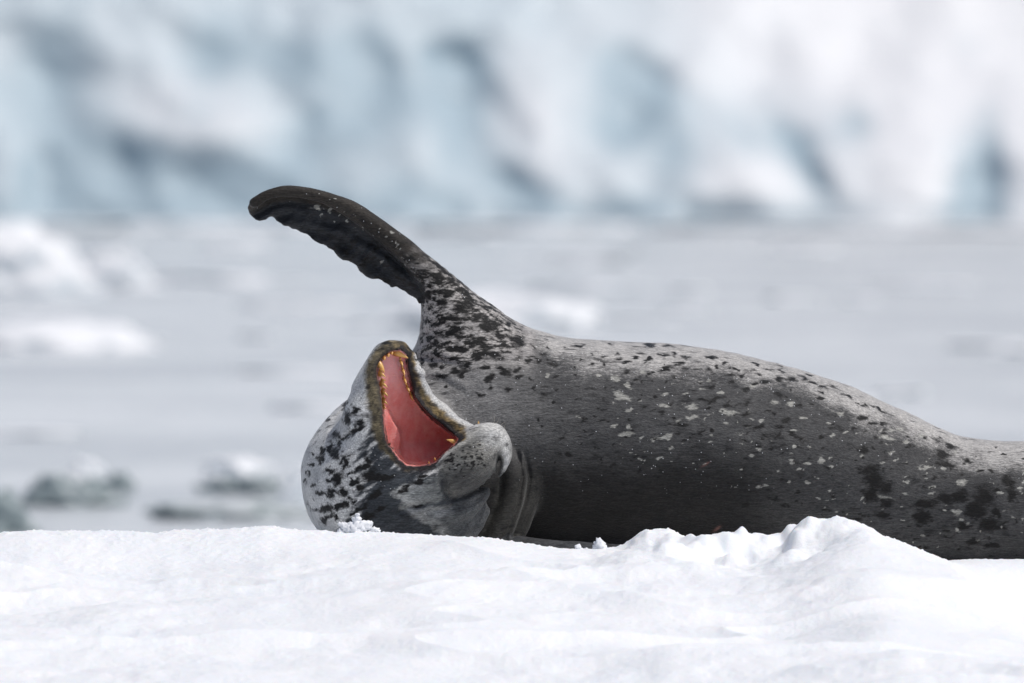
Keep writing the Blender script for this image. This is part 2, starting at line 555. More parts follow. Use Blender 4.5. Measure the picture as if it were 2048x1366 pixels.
def ice(name, px, py, wpx, hpx, mat, label, cat='ice floe', group=None, seed=0, depth_ratio=0.6, jag=0.35, flat=0.0, ic=None):
    """px,py: middle of the waterline; wpx,hpx: width and height above water in photo pixels"""
    D = 2.0 * FPX / (py - HOR)
    k = D / FPX
    v, f = ic or ICO5
    n = fbm(v[:, 0] * 1.6 + seed * 3.1, v[:, 1] * 1.6, v[:, 2] * 1.6 + seed, 100 + seed, 4)
    n2 = 1 - np.abs(fbm(v[:, 0] * 2.6 + seed, v[:, 1] * 2.6, v[:, 2] * 2.6, 140 + seed, 3))
    r = 1 + jag * n + jag * 0.5 * (n2 - 0.6)
    q = v * r[:, None]
    z = q[:, 2]
    if flat: z = np.tanh(z * (1 + 3 * flat)) / np.tanh(1 + 3 * flat)
    q = np.stack([q[:, 0] * wpx * k / 2, q[:, 1] * wpx * k / 2 * depth_ratio, z * hpx * k], 1)
    o = obj(name, new_mesh(name, q, f), mat, None, label, cat, group)
    o.location = ((px - 1024) * k, D - DIST, WATZ)
    return o


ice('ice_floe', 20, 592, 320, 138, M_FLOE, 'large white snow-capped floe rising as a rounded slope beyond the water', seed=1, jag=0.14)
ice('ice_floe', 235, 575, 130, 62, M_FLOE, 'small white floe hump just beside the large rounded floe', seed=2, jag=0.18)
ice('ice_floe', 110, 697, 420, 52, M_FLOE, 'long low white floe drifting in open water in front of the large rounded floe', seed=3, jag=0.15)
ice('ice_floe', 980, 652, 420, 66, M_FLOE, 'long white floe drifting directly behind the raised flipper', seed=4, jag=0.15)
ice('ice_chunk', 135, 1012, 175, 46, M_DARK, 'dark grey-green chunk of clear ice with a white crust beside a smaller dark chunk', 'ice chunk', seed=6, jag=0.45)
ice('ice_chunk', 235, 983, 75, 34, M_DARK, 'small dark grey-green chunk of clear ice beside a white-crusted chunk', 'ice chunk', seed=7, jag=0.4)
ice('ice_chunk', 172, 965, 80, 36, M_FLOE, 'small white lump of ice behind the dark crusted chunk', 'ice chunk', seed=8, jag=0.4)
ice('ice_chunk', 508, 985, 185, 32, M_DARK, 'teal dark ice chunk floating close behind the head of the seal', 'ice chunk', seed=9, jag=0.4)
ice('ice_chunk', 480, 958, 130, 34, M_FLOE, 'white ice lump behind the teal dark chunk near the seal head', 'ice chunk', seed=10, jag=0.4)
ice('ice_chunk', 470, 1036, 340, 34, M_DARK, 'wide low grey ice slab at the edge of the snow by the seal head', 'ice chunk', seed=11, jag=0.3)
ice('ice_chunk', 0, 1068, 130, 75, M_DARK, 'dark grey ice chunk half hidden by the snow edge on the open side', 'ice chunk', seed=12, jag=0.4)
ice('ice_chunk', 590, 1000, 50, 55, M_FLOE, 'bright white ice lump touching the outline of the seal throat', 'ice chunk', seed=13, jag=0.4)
NF = 0
for i in range(46):
    py = 455 + 430 * random.random() ** 1.25
    px = random.uniform(-40, 2090)
    w = random.uniform(70, 230); h = random.uniform(5, 13) * (0.7 + (py - 440) / 700)
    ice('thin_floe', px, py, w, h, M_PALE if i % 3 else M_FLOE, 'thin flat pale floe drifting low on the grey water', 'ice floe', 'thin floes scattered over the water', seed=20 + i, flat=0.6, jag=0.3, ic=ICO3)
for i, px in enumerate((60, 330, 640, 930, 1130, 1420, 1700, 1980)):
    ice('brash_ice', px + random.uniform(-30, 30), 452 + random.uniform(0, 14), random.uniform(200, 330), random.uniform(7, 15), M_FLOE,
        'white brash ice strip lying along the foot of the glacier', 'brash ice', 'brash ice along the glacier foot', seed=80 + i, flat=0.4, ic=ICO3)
# ------------------------------------------------------------------ the seal
# Design space: u (right), w (down), v (away), 800 units to the metre.
def seg_d(P, a, b, ra, rb):
    a = np.array(a, np.float32); b = np.array(b, np.float32)
    ab = b - a
    L = float(ab @ ab) + 1e-6
    q = P - a
    t = np.clip(q @ ab / L, 0, 1)
    q -= t[:, None] * ab
    return np.sqrt(np.einsum('ij,ij->i', q, q)) - (ra + t * (rb - ra))


def catmull(pts, per):
    p = np.array(pts, float)
    p = np.vstack([2 * p[0] - p[1], p, 2 * p[-1] - p[-2]])
    out = []
    for i in range(1, len(p) - 2):
        for k in range(per):
            t = k / per
            out.append(0.5 * ((2 * p[i]) + (-p[i - 1] + p[i + 1]) * t + (2 * p[i - 1] - 5 * p[i] + 4 * p[i + 1] - p[i + 2]) * t * t + (-p[i - 1] + 3 * p[i] - 3 * p[i + 1] + p[i + 2]) * t ** 3))
    out.append(p[-2])
    return np.array(out)


def chain_d(P, pts, per=4):
    c = catmull(pts, per)
    d = np.full(len(P), 1e9, np.float32)
    for i in range(len(c) - 1):
        # work only on the points this piece can matter to
        lo = min(c[i][0], c[i + 1][0]) - 330; hi = max(c[i][0], c[i + 1][0]) + 330
        m = (P[:, 0] > lo) & (P[:, 0] < hi)
        if m.any():
            d[m] = np.minimum(d[m], seg_d(P[m], c[i][:3], c[i + 1][:3], c[i][3], c[i + 1][3]))
    return np.minimum(d, 600)


def smin(a, b, k):
    h = np.clip(0.5 + 0.5 * (b - a) / k, 0, 1)
    return b + (a - b) * h - k * h * (1 - h)


def smax(a, b, k):
    return -smin(-a, -b, k)


def poly_d(u, w, poly):
    """signed distance to a 2D polygon, negative inside"""
    p = np.array(poly, np.float32)
    d = np.full(len(u), 1e12, np.float32)
    ins = np.zeros(len(u), bool)
    n = len(p)
    for i in range(n):
        a = p[i]; b = p[(i + 1) % n]
        e = b - a
        qx = u - a[0]; qy = w - a[1]
        t = np.clip((qx * e[0] + qy * e[1]) / (e @ e), 0, 1)
        dx = qx - t * e[0]; dy = qy - t * e[1]
        d = np.minimum(d, dx * dx + dy * dy)
        c = ((a[1] <= w) & (b[1] > w)) | ((b[1] <= w) & (a[1] > w))
        if abs(e[1]) > 1e-6:
            ins ^= c & (u < a[0] + (w - a[1]) / e[1] * e[0])
    d = np.sqrt(d)
    return np.where(ins, -d, d)


def path_d(u, w, path):
    d = np.full(len(u), 1e12, np.float32)
    for (a, b) in zip(path[:-1], path[1:]):
        ex, ey = b[0] - a[0], b[1] - a[1]
        qx = u - a[0]; qy = w - a[1]
        t = np.clip((qx * ex + qy * ey) / (ex * ex + ey * ey), 0, 1)
        d = np.minimum(d, (qx - t * ex) ** 2 + (qy - t * ey) ** 2)
    return np.sqrt(d)


TORSO = [(2900, 1098, 150, 16), (2800, 1085, 140, 42), (2650, 1062, 130, 78), (2450, 1040, 115, 108), (2250, 1022, 100, 124), (2100, 1014, 92, 128), (2000, 1011, 90, 129), (1930, 1006, 90, 131), (1870, 999, 92, 136), (1800, 985, 95, 150), (1700, 961, 100, 171),
         (1600, 940, 105, 191), (1500, 923, 110, 204), (1400, 910, 115, 212), (1300, 902, 120, 217), (1200, 899, 122, 219), (1100, 895, 122, 219), (1000, 890, 125, 212), (905, 886, 125, 185)]
NECK = [(930, 890, 125, 185), (850, 905, 90, 172), (790, 930, 20, 160), (752, 958, -60, 150), (762, 985, -120, 140)]
ROLL = [(950, 895, 30, 105), (945, 955, 5, 126), (925, 1010, -5, 120), (900, 1075, -8, 118)]
FOLD1 = [(1020, 850, -30, 16), (1050, 912, -56, 25), (1058, 955, -64, 29), (1046, 1005, -68, 29), (1014, 1085, -70, 29)]
FOLD2 = [(1000, 890, -75, 18), (1020, 930, -92, 24), (1025, 975, -96, 27), (1012, 1030, -96, 27), (985, 1090, -96, 27)]
BROW = [(806, 992, -232, 16), (828, 972, -248, 20), (856, 960, -258, 20), (880, 962, -262, 16)]
FFOLD = [(838, 1040, -215, 26), (880, 1028, -216, 30), (925, 1010, -208, 28), (960, 985, -196, 20)]
FFOLD2 = [(880, 1085, -190, 28), (925, 1060, -172, 30), (955, 1020, -160, 24)]
SKULL = [(770, 985, -130, 125), (820, 1000, -150, 108), (880, 1018, -150, 78)]
SNOUT = [(822, 985, -165, 92), (870, 962, -190, 80), (915, 938, -206, 68), (950, 914, -212, 60), (972, 899, -212, 49)]
MUZ = [(905, 945, -245, 36), (935, 928, -248, 40), (962, 920, -240, 36)]
NOSE = [(968, 878, -222, 30), (988, 874, -218, 27), (1000, 895, -215, 22), (1000, 920, -212, 20)]
JAW = [(785, 905, -165, 100), (768, 850, -160, 86), (763, 800, -160, 66), (768, 750, -160, 47), (776, 720, -158, 37)]
JAWFILL = [(800, 860, -150, 72), (850, 880, -135, 55), (895, 880, -130, 36)]
JAWBACK = [(798, 735, -125, 30), (828, 800, -100, 38), (866, 838, -92, 38), (908, 864, -95, 28)]
LIPR = [(800, 706, -168, 15), (822, 730, -160, 17), (838, 770, -152, 19), (856, 806, -146, 20), (890, 838, -140, 20), (930, 858, -138, 17), (958, 868, -140, 12)]
LIPL = [(800, 698, -172, 13), (772, 698, -182, 14), (748, 724, -196, 15), (744, 765, -205, 17), (750, 815, -214, 18), (756, 860, -222, 17), (768, 900, -228, 16), (795, 934, -232, 14), (835, 946, -234, 12), (872, 938, -236, 11)]
FLIP = [(1010, 830, 110, 170), (970, 750, 100, 122), (930, 682, 92, 90), (901, 618, 80, 57), (869, 565, 68, 37), (825, 516, 58, 26), (765, 464, 50, 21), (700, 418, 44, 17.5), (638, 392, 40, 14), (580, 382, 38, 11.5), (538, 388, 38, 10), (509, 405, 42, 10)]
WEB = [(500, 402), (530, 385), (575, 380), (640, 395), (700, 425), (760, 470), (815, 520), (855, 565), (862, 600), (838, 606), (832, 597), (815, 588), (800, 577), (784, 575), (768, 566), (757, 558), (740, 557), (722, 545), (712, 532), (700, 525), (684, 520), (672, 508), (665, 500), (645, 489), (628, 480),
       (618, 472), (600, 466), (586, 457), (570, 452), (556, 445), (548, 437), (543, 434), (534, 439), (520, 442), (505, 438), (495, 427), (493, 415)]
LOWFLIP = [(1010, 1100, -95, 30), (1070, 1102, -125, 26), (1160, 1106, -140, 23), (1270, 1112, -150, 20)]
HINDA = [(2820, 1080, 130, 30), (2920, 1085, 95, 24), (3010, 1092, 70, 22)]
HINDB = [(2820, 1082, 160, 30), (2920, 1088, 195, 24), (3010, 1094, 220, 22)]
GAPE = [(782, 703), (800, 701), (812, 709), (815, 740), (828, 795), (846, 820), (865, 838), (897, 864), (916, 878), (912, 885), (884, 908), (870, 924), (840, 932), (814, 931), (798, 918), (774, 885), (769, 860), (766, 815), (762, 776), (755, 753), (755, 734), (766, 715)]
GULLET = [(782, 703), (800, 701), (812, 709), (815, 740), (828, 795), (846, 820), (865, 838), (897, 864), (916, 878), (912, 885), (884, 908), (870, 922), (840, 928), (814, 926), (803, 915), (797, 898), (801, 880), (799, 863), (783, 840), (769, 812), (766, 790), (762, 776), (755, 753), (755, 734), (766, 715)]
# creases: (path, width, depth(+ groove / - ridge), v limit)
CREASE = [
    ([(1050, 905), (1060, 955), (1052, 1000), (1026, 1075)], 3.5, 4.0, -60),
    ([(1036, 905), (1044, 955), (1036, 1010), (1010, 1080)], 4, 4.0, -60),
    ([(1043, 905), (1052, 955), (1044, 1005), (1018, 1078)], 4, -3.0, -60),
    ([(998, 922), (995, 940), (980, 958), (958, 976), (932, 990), (906, 997), (892, 984), (885, 962)], 7, 13.0, -150),
    ([(1006, 940), (992, 962), (962, 990), (930, 1004)], 7, -5.0, -150),
    ([(999, 912), (1000, 922), (998, 930)], 5, 8.0, -150),
    ([(880, 1000), (840, 1010), (800, 1022)], 7, 7, -150),
    ([(906, 1000), (880, 1004), (830, 1016)], 5, 3.0, -150),
    ([(990, 958), (955, 1000), (915, 1015), (860, 1020)], 8, 7.0, -130),
    ([(975, 985), (950, 1030), (925, 1075)], 7, -3.5, -100),
    ([(985, 985), (965, 1030), (940, 1078)], 6, 3.5, -100),
    ([(753, 824), (723, 859), (690, 872), (672, 890)], 5, 3.5, -120),
    ([(698, 785), (680, 815), (668, 850), (664, 890)], 9, 4.5, -60),
    ([(815, 708), (850, 703), (890, 708), (925, 722)], 8, -3.0, 60),
    ([(815, 722), (850, 718), (890, 724), (930, 738)], 8, 2.5, 60),
    ([(840, 746), (868, 745), (895, 752), (930, 770)], 8, -3.0, 60),
    ([(840, 758), (868, 758), (895, 768), (925, 786)], 8, 2.5, 60),
    ([(775, 893), (750, 880), (735, 850), (738, 800), (736, 740)], 7, 2.0, -140),
]
FOREHEAD = [(905, 1010, -140, 62), (880, 1045, -140, 78), (860, 1080, -130, 80)]


def flipper_web(P):
    u, v, w = P[:, 0], P[:, 1], P[:, 2]
    d2 = poly_d(u, w, WEB) + 1.8 * vnoise(u / 9, w / 9, u * 0, 14)
    lead = path_d(u, w, [(505, 406), (538, 388), (580, 382), (638, 392), (700, 418), (765, 464), (825, 516), (869, 565)])
    # hollow palm with finger ridges and puckered rear margin
    s = (u - 500) * 0.78 + (w - 400) * 0.62
    vc = 58 + 10 * np.exp(-((lead - 24) / 12) ** 2) - 3.5 * np.sin(lead * 0.20 + 0.02 * s) + 4 * np.sin(s * 0.085 + lead * 0.05) * sstep(20, 50, lead) + 8 * np.abs(vnoise(s / 20, lead / 60, s * 0, 19)) * sstep(18, 40, lead)
    th = 9 - 3.6 * sstep(15, 70, lead)
    return smax(d2, np.abs(v - vc) - th, 7)


def mouth_d(P):
    u, v, w = P[:, 0], P[:, 1], P[:, 2]
    g = poly_d(u, w, GAPE); q = poly_d(u, w, GULLET)
    va = -214 + np.clip(u - 760, -20, 160) * 0.52
    dep = np.interp(w, [690, 712, 745, 790, 840, 885, 915, 935], [14, 19, 27, 38, 55, 74, 58, 34])
    d1 = smax(g, (v - va - 26 - 0.10 * np.clip(w - 760, 0, 200)) * 0.75, 6)
    d2 = smax(q + 1.0, (v - va - dep) * 0.75, 9)
    return smin(d1, d2, 3)


def seal_sdf(P, part=None):
    """P columns: u, v, w"""
    Q = P[:, [0, 2, 1]]      # u, w, v like the tables
    u, w, v = Q[:, 0], Q[:, 1], Q[:, 2]
    d = chain_d(Q, TORSO, 3)
    d = smin(d, chain_d(Q, HINDA, 2), 30); d = smin(d, chain_d(Q, HINDB, 2), 30)
    near = (u < 1330) if part is None else (u < 1e6)
    R = np.where(near)[0]
    q = Q[R]; dd = d[R]
    dd = smin(dd, chain_d(q, NECK), 40)
    dd = smin(dd, chain_d(q, ROLL), 14)
    dd = smin(dd, chain_d(q, FOLD1, 3), 14)
    dd = smin(dd, chain_d(q, FOLD2, 3), 7)
    dd = smin(dd, chain_d(q, FLIP, 3), 55)
    dd = smin(dd, flipper_web(P[R]), 5)
    dd = smin(dd, chain_d(q, LOWFLIP, 2), 8)
    h = chain_d(q, SKULL)
    h = smin(h, chain_d(q, SNOUT), 18)
    h = smin(h, chain_d(q, FOREHEAD), 16)
    h = smin(h, chain_d(q, NOSE, 2), 14)
    h = smin(h, chain_d(q, BROW, 2), 9)
    h = smin(h, chain_d(q, FFOLD, 2), 7)
    h = smin(h, chain_d(q, FFOLD2, 2), 7)
    h = smin(h, chain_d(q, MUZ, 2), 8)
    h = smin(h, chain_d(q, JAWBACK, 2), 16)
    h = smin(h, chain_d(q, JAW), 22)
    h = smin(h, chain_d(q, JAWFILL, 2), 20)
    h = smin(h, chain_d(q, LIPR, 3), 10)
    h = smin(h, chain_d(q, LIPL, 3), 12)
    m = mouth_d(P[R])
    h = smax(h, -m, 5)
    if part == 'split':
        return h - dd
    kk = 7 + 26 * (1 - sstep(880, 960, q[:, 0])) * (1 - 0.0 * dd)
    hh = np.clip(0.5 + 0.5 * (h - dd) / kk, 0, 1)
    dd = h + (dd - h) * hh - kk * hh * (1 - hh)
    dd = smax(dd, -m, 4)
    for (path, wd, dep, vl) in CREASE:
        x0 = min(p[0] for p in path) - 40; x1 = max(p[0] for p in path) + 40
        y0 = min(p[1] for p in path) - 40; y1 = max(p[1] for p in path) + 40
        k = (q[:, 0] > x0) & (q[:, 0] < x1) & (q[:, 1] > y0) & (q[:, 1] < y1) & (q[:, 2] < vl)
        if k.any():
            pd = path_d(q[k, 0], q[k, 1], path)
            dd[k] += dep * np.exp(-(pd / wd) ** 2)
    d[R] = dd
    # soft muscle and blubber unevenness
    d = d + 2.6 * vnoise(u / 90, v / 90, w / 70, 3) + 1.0 * vnoise(u / 34, v / 34, w / 24, 5)
    return d


def surface_nets(ax, ay, az, f, coarse=4):
    nx, ny, nz = len(ax), len(ay), len(az)
    ci = np.arange(0, nx, coarse); cj = np.arange(0, ny, coarse); ck = np.arange(0, nz, coarse)
    I, J, K = np.meshgrid(ci, cj, ck, indexing='ij')
    d = f(np.stack([ax[I.ravel()], ay[J.ravel()], az[K.ravel()]], 1).astype(np.float32)).reshape(I.shape)
    hx = np.maximum(np.gradient(ax)[ci], 1)[:, None, None] * coarse
    thr = 1.35 * np.maximum(hx, (ay[1] - ay[0]) * coarse)
    act = np.abs(d) < thr * 1.25
    # fill a dense field with far values, then refine the active blocks
    F = np.repeat(np.repeat(np.repeat(d, coarse, 0), coarse, 1), coarse, 2)[:nx, :ny, :nz].astype(np.float32)
    off = np.arange(coarse)
    b = np.argwhere(act)
    bi = (b[:, 0, None] * coarse + off[None])
    gi = np.repeat(bi[:, :, None, None], coarse, 2).repeat(coarse, 3)
    gj = np.broadcast_to((b[:, 1, None] * coarse + off[None])[:, None, :, None], gi.shape)
    gk = np.broadcast_to((b[:, 2, None] * coarse + off[None])[:, None, None, :], gi.shape)
    gi = gi.ravel(); gj = gj.ravel(); gk = gk.ravel()
    ok = (gi < nx) & (gj < ny) & (gk < nz)
    gi = gi[ok]; gj = gj[ok]; gk = gk[ok]
    for s in range(0, len(gi), 600000):
        e = slice(s, s + 600000)
        F[gi[e], gj[e], gk[e]] = f(np.stack([ax[gi[e]], ay[gj[e]], az[gk[e]]], 1).astype(np.float32))
    S = F < 0
    cnt = np.zeros((nx - 1, ny - 1, nz - 1), np.int8)
    for a in (0, 1):
        for bb in (0, 1):
            for c in (0, 1):
                cnt += S[a:nx - 1 + a, bb:ny - 1 + bb, c:nz - 1 + c]
    cells = np.argwhere((cnt > 0) & (cnt < 8))
    idx = np.full(cnt.shape, -1, np.int32)
    idx[cells[:, 0], cells[:, 1], cells[:, 2]] = np.arange(len(cells))
    acc = np.zeros((len(cells), 3)); num = np.zeros(len(cells))
    corners = [(a, bb, c) for a in (0, 1) for bb in (0, 1) for c in (0, 1)]
    for p in corners:
        for ax_ in range(3):
            if p[ax_]: continue
            q = list(p); q[ax_] = 1
            i0 = cells + np.array(p); i1 = cells + np.array(q)
            f0 = F[i0[:, 0], i0[:, 1], i0[:, 2]]; f1 = F[i1[:, 0], i1[:, 1], i1[:, 2]]
            m = (f0 < 0) != (f1 < 0)
            t = np.where(m, f0 / np.where(m, f0 - f1, 1), 0)
            c0 = np.stack([ax[i0[:, 0]], ay[i0[:, 1]], az[i0[:, 2]]], 1); c1 = np.stack([ax[i1[:, 0]], ay[i1[:, 1]], az[i1[:, 2]]], 1)
            acc += np.where(m[:, None], c0 + t[:, None] * (c1 - c0), 0)
            num += m
    V = acc / num[:, None]
    quads = []
    for ax_ in range(3):
        sl0 = [slice(None)] * 3; sl1 = [slice(None)] * 3
        sl0[ax_] = slice(0, -1); sl1[ax_] = slice(1, None)
        A = S[tuple(sl0)]; B = S[tuple(sl1)]
        e = np.argwhere(A != B)
        o1, o2 = [(1, 2), (2, 0), (0, 1)][ax_]
        e = e[(e[:, o1] > 0) & (e[:, o2] > 0) & (e[:, o1] < cnt.shape[o1]) & (e[:, o2] < cnt.shape[o2])]
        flip = A[e[:, 0], e[:, 1], e[:, 2]]
        def cell(a, c):
            g = e.copy(); g[:, o1] -= a; g[:, o2] -= c
            return idx[g[:, 0], g[:, 1], g[:, 2]]
        Qd = np.stack([cell(1, 1), cell(0, 1), cell(0, 0), cell(1, 0)], 1)
        Qd[~flip] = Qd[~flip][:, ::-1]
        quads.append(Qd)
    quads = np.vstack(quads)
    quads = quads[(quads >= 0).all(1)]
    return V, quads


H = 3.0
axu = np.concatenate([np.arange(478, 2100, H), np.arange(2100, 3060, 9.0)])
axv = np.arange(-320, 372, H)
axw = np.arange(358, 1150, H)
V, Qd = surface_nets(axu, axv, axw, seal_sdf)
U, VV, W = V[:, 0], V[:, 1], V[:, 2]
# vertex normals from the field
P32 = V.astype(np.float32)
# smooth once (tangential relax) for clean shading
nbr = np.zeros_like(V); cn = np.zeros(len(V))
for a, b in ((0, 1), (1, 2), (2, 3), (3, 0)):
    np.add.at(nbr, Qd[:, a], V[Qd[:, b]]); np.add.at(cn, Qd[:, a], 1)
V = 0.45 * V + 0.55 * nbr / np.maximum(cn, 1)[:, None]
U, VV, W = V[:, 0], V[:, 1], V[:, 2]
e1 = V[Qd[:, 2]] - V[Qd[:, 0]]; e2 = V[Qd[:, 3]] - V[Qd[:, 1]]
fn = np.cross(e1, e2)
N = np.zeros_like(V)
for a in range(4): np.add.at(N, Qd[:, a], fn)
N /= np.maximum(np.linalg.norm(N, axis=1), 1e-9)[:, None]
if N[np.argmin(VV)][1] > 0: N = -N
FRONT = N[:, 1] < 0.35            # faces the near side


def lerp(a, b, t): return a * (1 - t)[:, None] + np.array(b)[None] * t[:, None]


# ---- coat colours (hair colour of the animal, some head light and shade painted in)
top = np.interp(U, [900, 1000, 1100, 1200, 1300, 1400, 1500, 1600, 1700, 1800, 1870, 1930, 2048, 2300, 2900], [695, 678, 676, 680, 685, 698, 719, 749, 790, 835, 863, 875, 882, 900, 1060])
below = W - top + 14 * vnoise(U / 60, VV / 60, W / 40, 9)
bw = np.interp(U, [1000, 1150, 1300, 1450, 1600, 1750, 1850, 1950, 2048, 2300], [20, 40, 36, 24, 12, 8, 14, 26, 46, 55])
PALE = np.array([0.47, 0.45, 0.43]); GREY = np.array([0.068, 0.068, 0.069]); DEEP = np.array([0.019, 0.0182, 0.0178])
col = np.tile(GREY, (len(V), 1))
belly = 1.0 - np.clip((below - bw + 22) / 72, -0.6, 1.6)
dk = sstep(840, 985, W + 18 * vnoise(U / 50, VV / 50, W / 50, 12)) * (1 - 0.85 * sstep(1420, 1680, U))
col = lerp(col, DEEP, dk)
# chest, neck and shoulder: paler grey
ch = np.exp(-(((U - 900) / 125) ** 2 + ((W - 790) / 120) ** 2) * 0.9) * (1 - sstep(900, 980, W))
ch = np.clip(ch * 1.35, 0, 1)
col = lerp(col, (0.21, 0.207, 0.205), ch)
sh = (1 - sstep(690, 760, W)) * (1 - sstep(1050, 1090, U))
col = lerp(col, (0.40, 0.38, 0.365), sh)
# far (upper, belly) side stays pale
col = np.where((~FRONT & (W < 930))[:, None], PALE[None], col)
belly = np.where(U < 1000, -1.0, belly - 1.6 * (1 - sstep(1000, 1120, U)))
# nape rolls
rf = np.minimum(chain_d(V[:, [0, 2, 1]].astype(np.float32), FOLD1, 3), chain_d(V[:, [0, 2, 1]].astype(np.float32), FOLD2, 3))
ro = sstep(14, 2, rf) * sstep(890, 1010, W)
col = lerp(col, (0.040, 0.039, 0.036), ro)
# flipper
ld = path_d(U, W, [(505, 406), (538, 388), (580, 382), (638, 392), (700, 418), (765, 464), (825, 516), (869, 565)])
fl = (1 - sstep(470, 600, W + 0.35 * (U - 860) + 30 * vnoise(U / 16, VV / 16, W / 10, 6))) * (U < 960)
col = lerp(col, (0.036, 0.032, 0.028), fl)
skin = (poly_d(U, W, WEB) < 4) * sstep(13, 24, ld) * (U < 850)
col = lerp(col, (0.032, 0.034, 0.038), skin.astype(float))
# head
hu = W - (-0.0) 
hs = np.concatenate([seal_sdf(P32[i:i + 200000], 'split') for i in range(0, len(P32), 200000)])
throat = 1 - sstep(770, 830, U)
headm = np.clip(sstep(6, -6, hs) + throat * (VV < 60) * (W > 740), 0, 1) * (U < 1034) * (W > 670)
HEADPALE = np.array([0.54, 0.54, 0.535])
hc = np.tile(HEADPALE, (len(V), 1))
sa = math.radians(-36)
sl = (U * math.cos(sa) + W * math.sin(sa)); sx_ = (-U * math.sin(sa) + W * math.cos(sa))
STK = fbm(sl / 26, VV / 40, sx_ / 6.5, 23, 3)
slate = poly_d(U, W, [(742, 870), (770, 905), (800, 940), (870, 940), (900, 905), (960, 870), (1040, 850), (1040, 1140), (680, 1140), (700, 1060), (725, 1000), (728, 950)])
hc = lerp(hc, (0.042, 0.047, 0.054), sstep(12, -16, slate - 8 + 24 * STK))
brow = poly_d(U, W, [(786, 990), (798, 976), (818, 966), (850, 955), (880, 954), (890, 985), (880, 1010), (845, 1012), (815, 1010)])
hc = lerp(hc, (0.21, 0.22, 0.22), sstep(6, -14, brow + 11 * STK))
fore = poly_d(U, W, [(800, 1015), (850, 1015), (915, 1012), (985, 965), (1000, 1000), (950, 1090), (895, 1090), (860, 1052), (825, 1032)])
hc = lerp(hc, (0.078, 0.082, 0.086), sstep(8, -14, fore))  # dark forehead and slate fur, deepened for shadow low on the head
snt = poly_d(U, W, [(868, 940), (885, 910), (915, 884), (950, 860), (980, 845), (1030, 850), (1030, 930), (1000, 950), (960, 985), (905, 1000), (885, 985), (890, 960)])
hc = lerp(hc, (0.150, 0.148, 0.138), sstep(6, -14, snt))
fe = fore + 4 * STK
hc = lerp(hc, (0.33, 0.335, 0.33), sstep(4, -4, fe) * sstep(-34, -6, fe) * (1 - sstep(880, 920, U)) * 0.6)
be = brow + 5 * STK
hc = lerp(hc, (0.33, 0.335, 0.33), sstep(4, -4, be) * sstep(-24, -4, be) * (1 - sstep(820, 850, U)))
lit_edge = path_d(U, W, [(886, 905), (915, 884), (950, 862), (985, 852)])
hc = lerp(hc, (0.40, 0.39, 0.36), sstep(16, 2, lit_edge + 5 * STK) * 0.8)  # lit upper edge of the snout painted as a pale band
muz_shade = np.exp(-(((U - 935) / 58) ** 2 + ((W - 966) / 32) ** 2))
hc = lerp(hc, (0.045, 0.045, 0.046), np.clip(muz_shade, 0, 1) * 0.9)  # shading on the lower muzzle pad, painted dark
lit_tip = np.exp(-(((U - 990) / 30) ** 2 + ((W - 868) / 26) ** 2)) + np.exp(-(((U - 1014) / 9) ** 2 + ((W - 915) / 40) ** 2))
hc = lerp(hc, (0.56, 0.56, 0.55), np.clip(lit_tip, 0, 1) * 0.9)  # sunlit nose top and bright right rim painted into the coat
hc = hc * (1 + 0.22 * STK * sstep(20, -20, slate))[:, None]
col = col * (1 - headm)[:, None] + hc * headm[:, None]
belly = belly - 3 * headm
# lips: dark skin, ochre-stained hair outside it
gd = poly_d(U, W, GAPE)
md = -mouth_d(P32)                 # positive inside the mouth
md = np.where((VV < 40) & (U < 1000), np.where(gd < 3, np.maximum(md, np.where(gd < -3.0, 2.5, -1)), md), -99.0)
lipzone = (VV < -95) & FRONT & (U < 972)
side = np.interp(W, [680, 700, 740, 800, 860, 900, 940], [26, 22, 24, 32, 26, 18, 10])
side = np.where(U > 0.5 * (np.interp(W, [700, 940], [790, 850]) + 790), np.interp(W, [690, 715, 740, 800, 850, 900], [22, 16, 18, 26, 27, 8]), side)
upper = poly_d(U, W, [(872, 930), (890, 905), (925, 882), (955, 862), (1000, 840), (1040, 1000), (880, 1010)]) < 0
oc = sstep(1.25, 0.75, (gd + 3 * vnoise(U / 8, VV / 20, W / 8, 30)) / side) * lipzone * ~upper
ocn = np.clip(0.5 + 0.35 * fbm(U / 26, VV / 40, W / 26, 31, 2) + 0.25 * fbm(U / 5, VV / 12, W / 5, 35, 2), 0, 1)
ochre = np.array([0.050, 0.043, 0.033])[None] * (1 - ocn)[:, None] + np.stack([np.interp(U, [770, 830], [0.23, 0.46]), np.interp(U, [770, 830], [0.19, 0.33]), np.interp(U, [770, 830], [0.115, 0.145])], 1) * ocn[:, None]
low = sstep(840, 905, W)[:, None] * (U < 800)[:, None]
ochre = ochre * (1 - 0.55 * low)
col = col * (1 - oc)[:, None] + ochre * oc[:, None]
dkl = sstep(np.where(U > 800, 19, 11), np.where(U > 800, 8, 5), gd + 4 * vnoise(U / 7, VV / 9, W / 7, 37)) * sstep(-6, 0, gd) * lipzone * np.where(upper, 0.0, 1)
dkl = dkl * np.interp(U, [750, 790, 800], [0.75, 0.8, 1.0])
col = lerp(col, (0.028, 0.025, 0.026), dkl)
# nostril
no = np.exp(-(((U - 998) / 4.5) ** 2 + ((W - 921) / 12) ** 2)) * (VV < -120)
col = lerp(col, (0.010, 0.010, 0.011), np.clip(no * 1.4, 0, 1))
# lower flipper skin
lf = chain_d(V[:, [0, 2, 1]].astype(np.float32), LOWFLIP, 2)
col = lerp(col, (0.060, 0.062, 0.066), sstep(9, 3, lf) * (VV < -100))
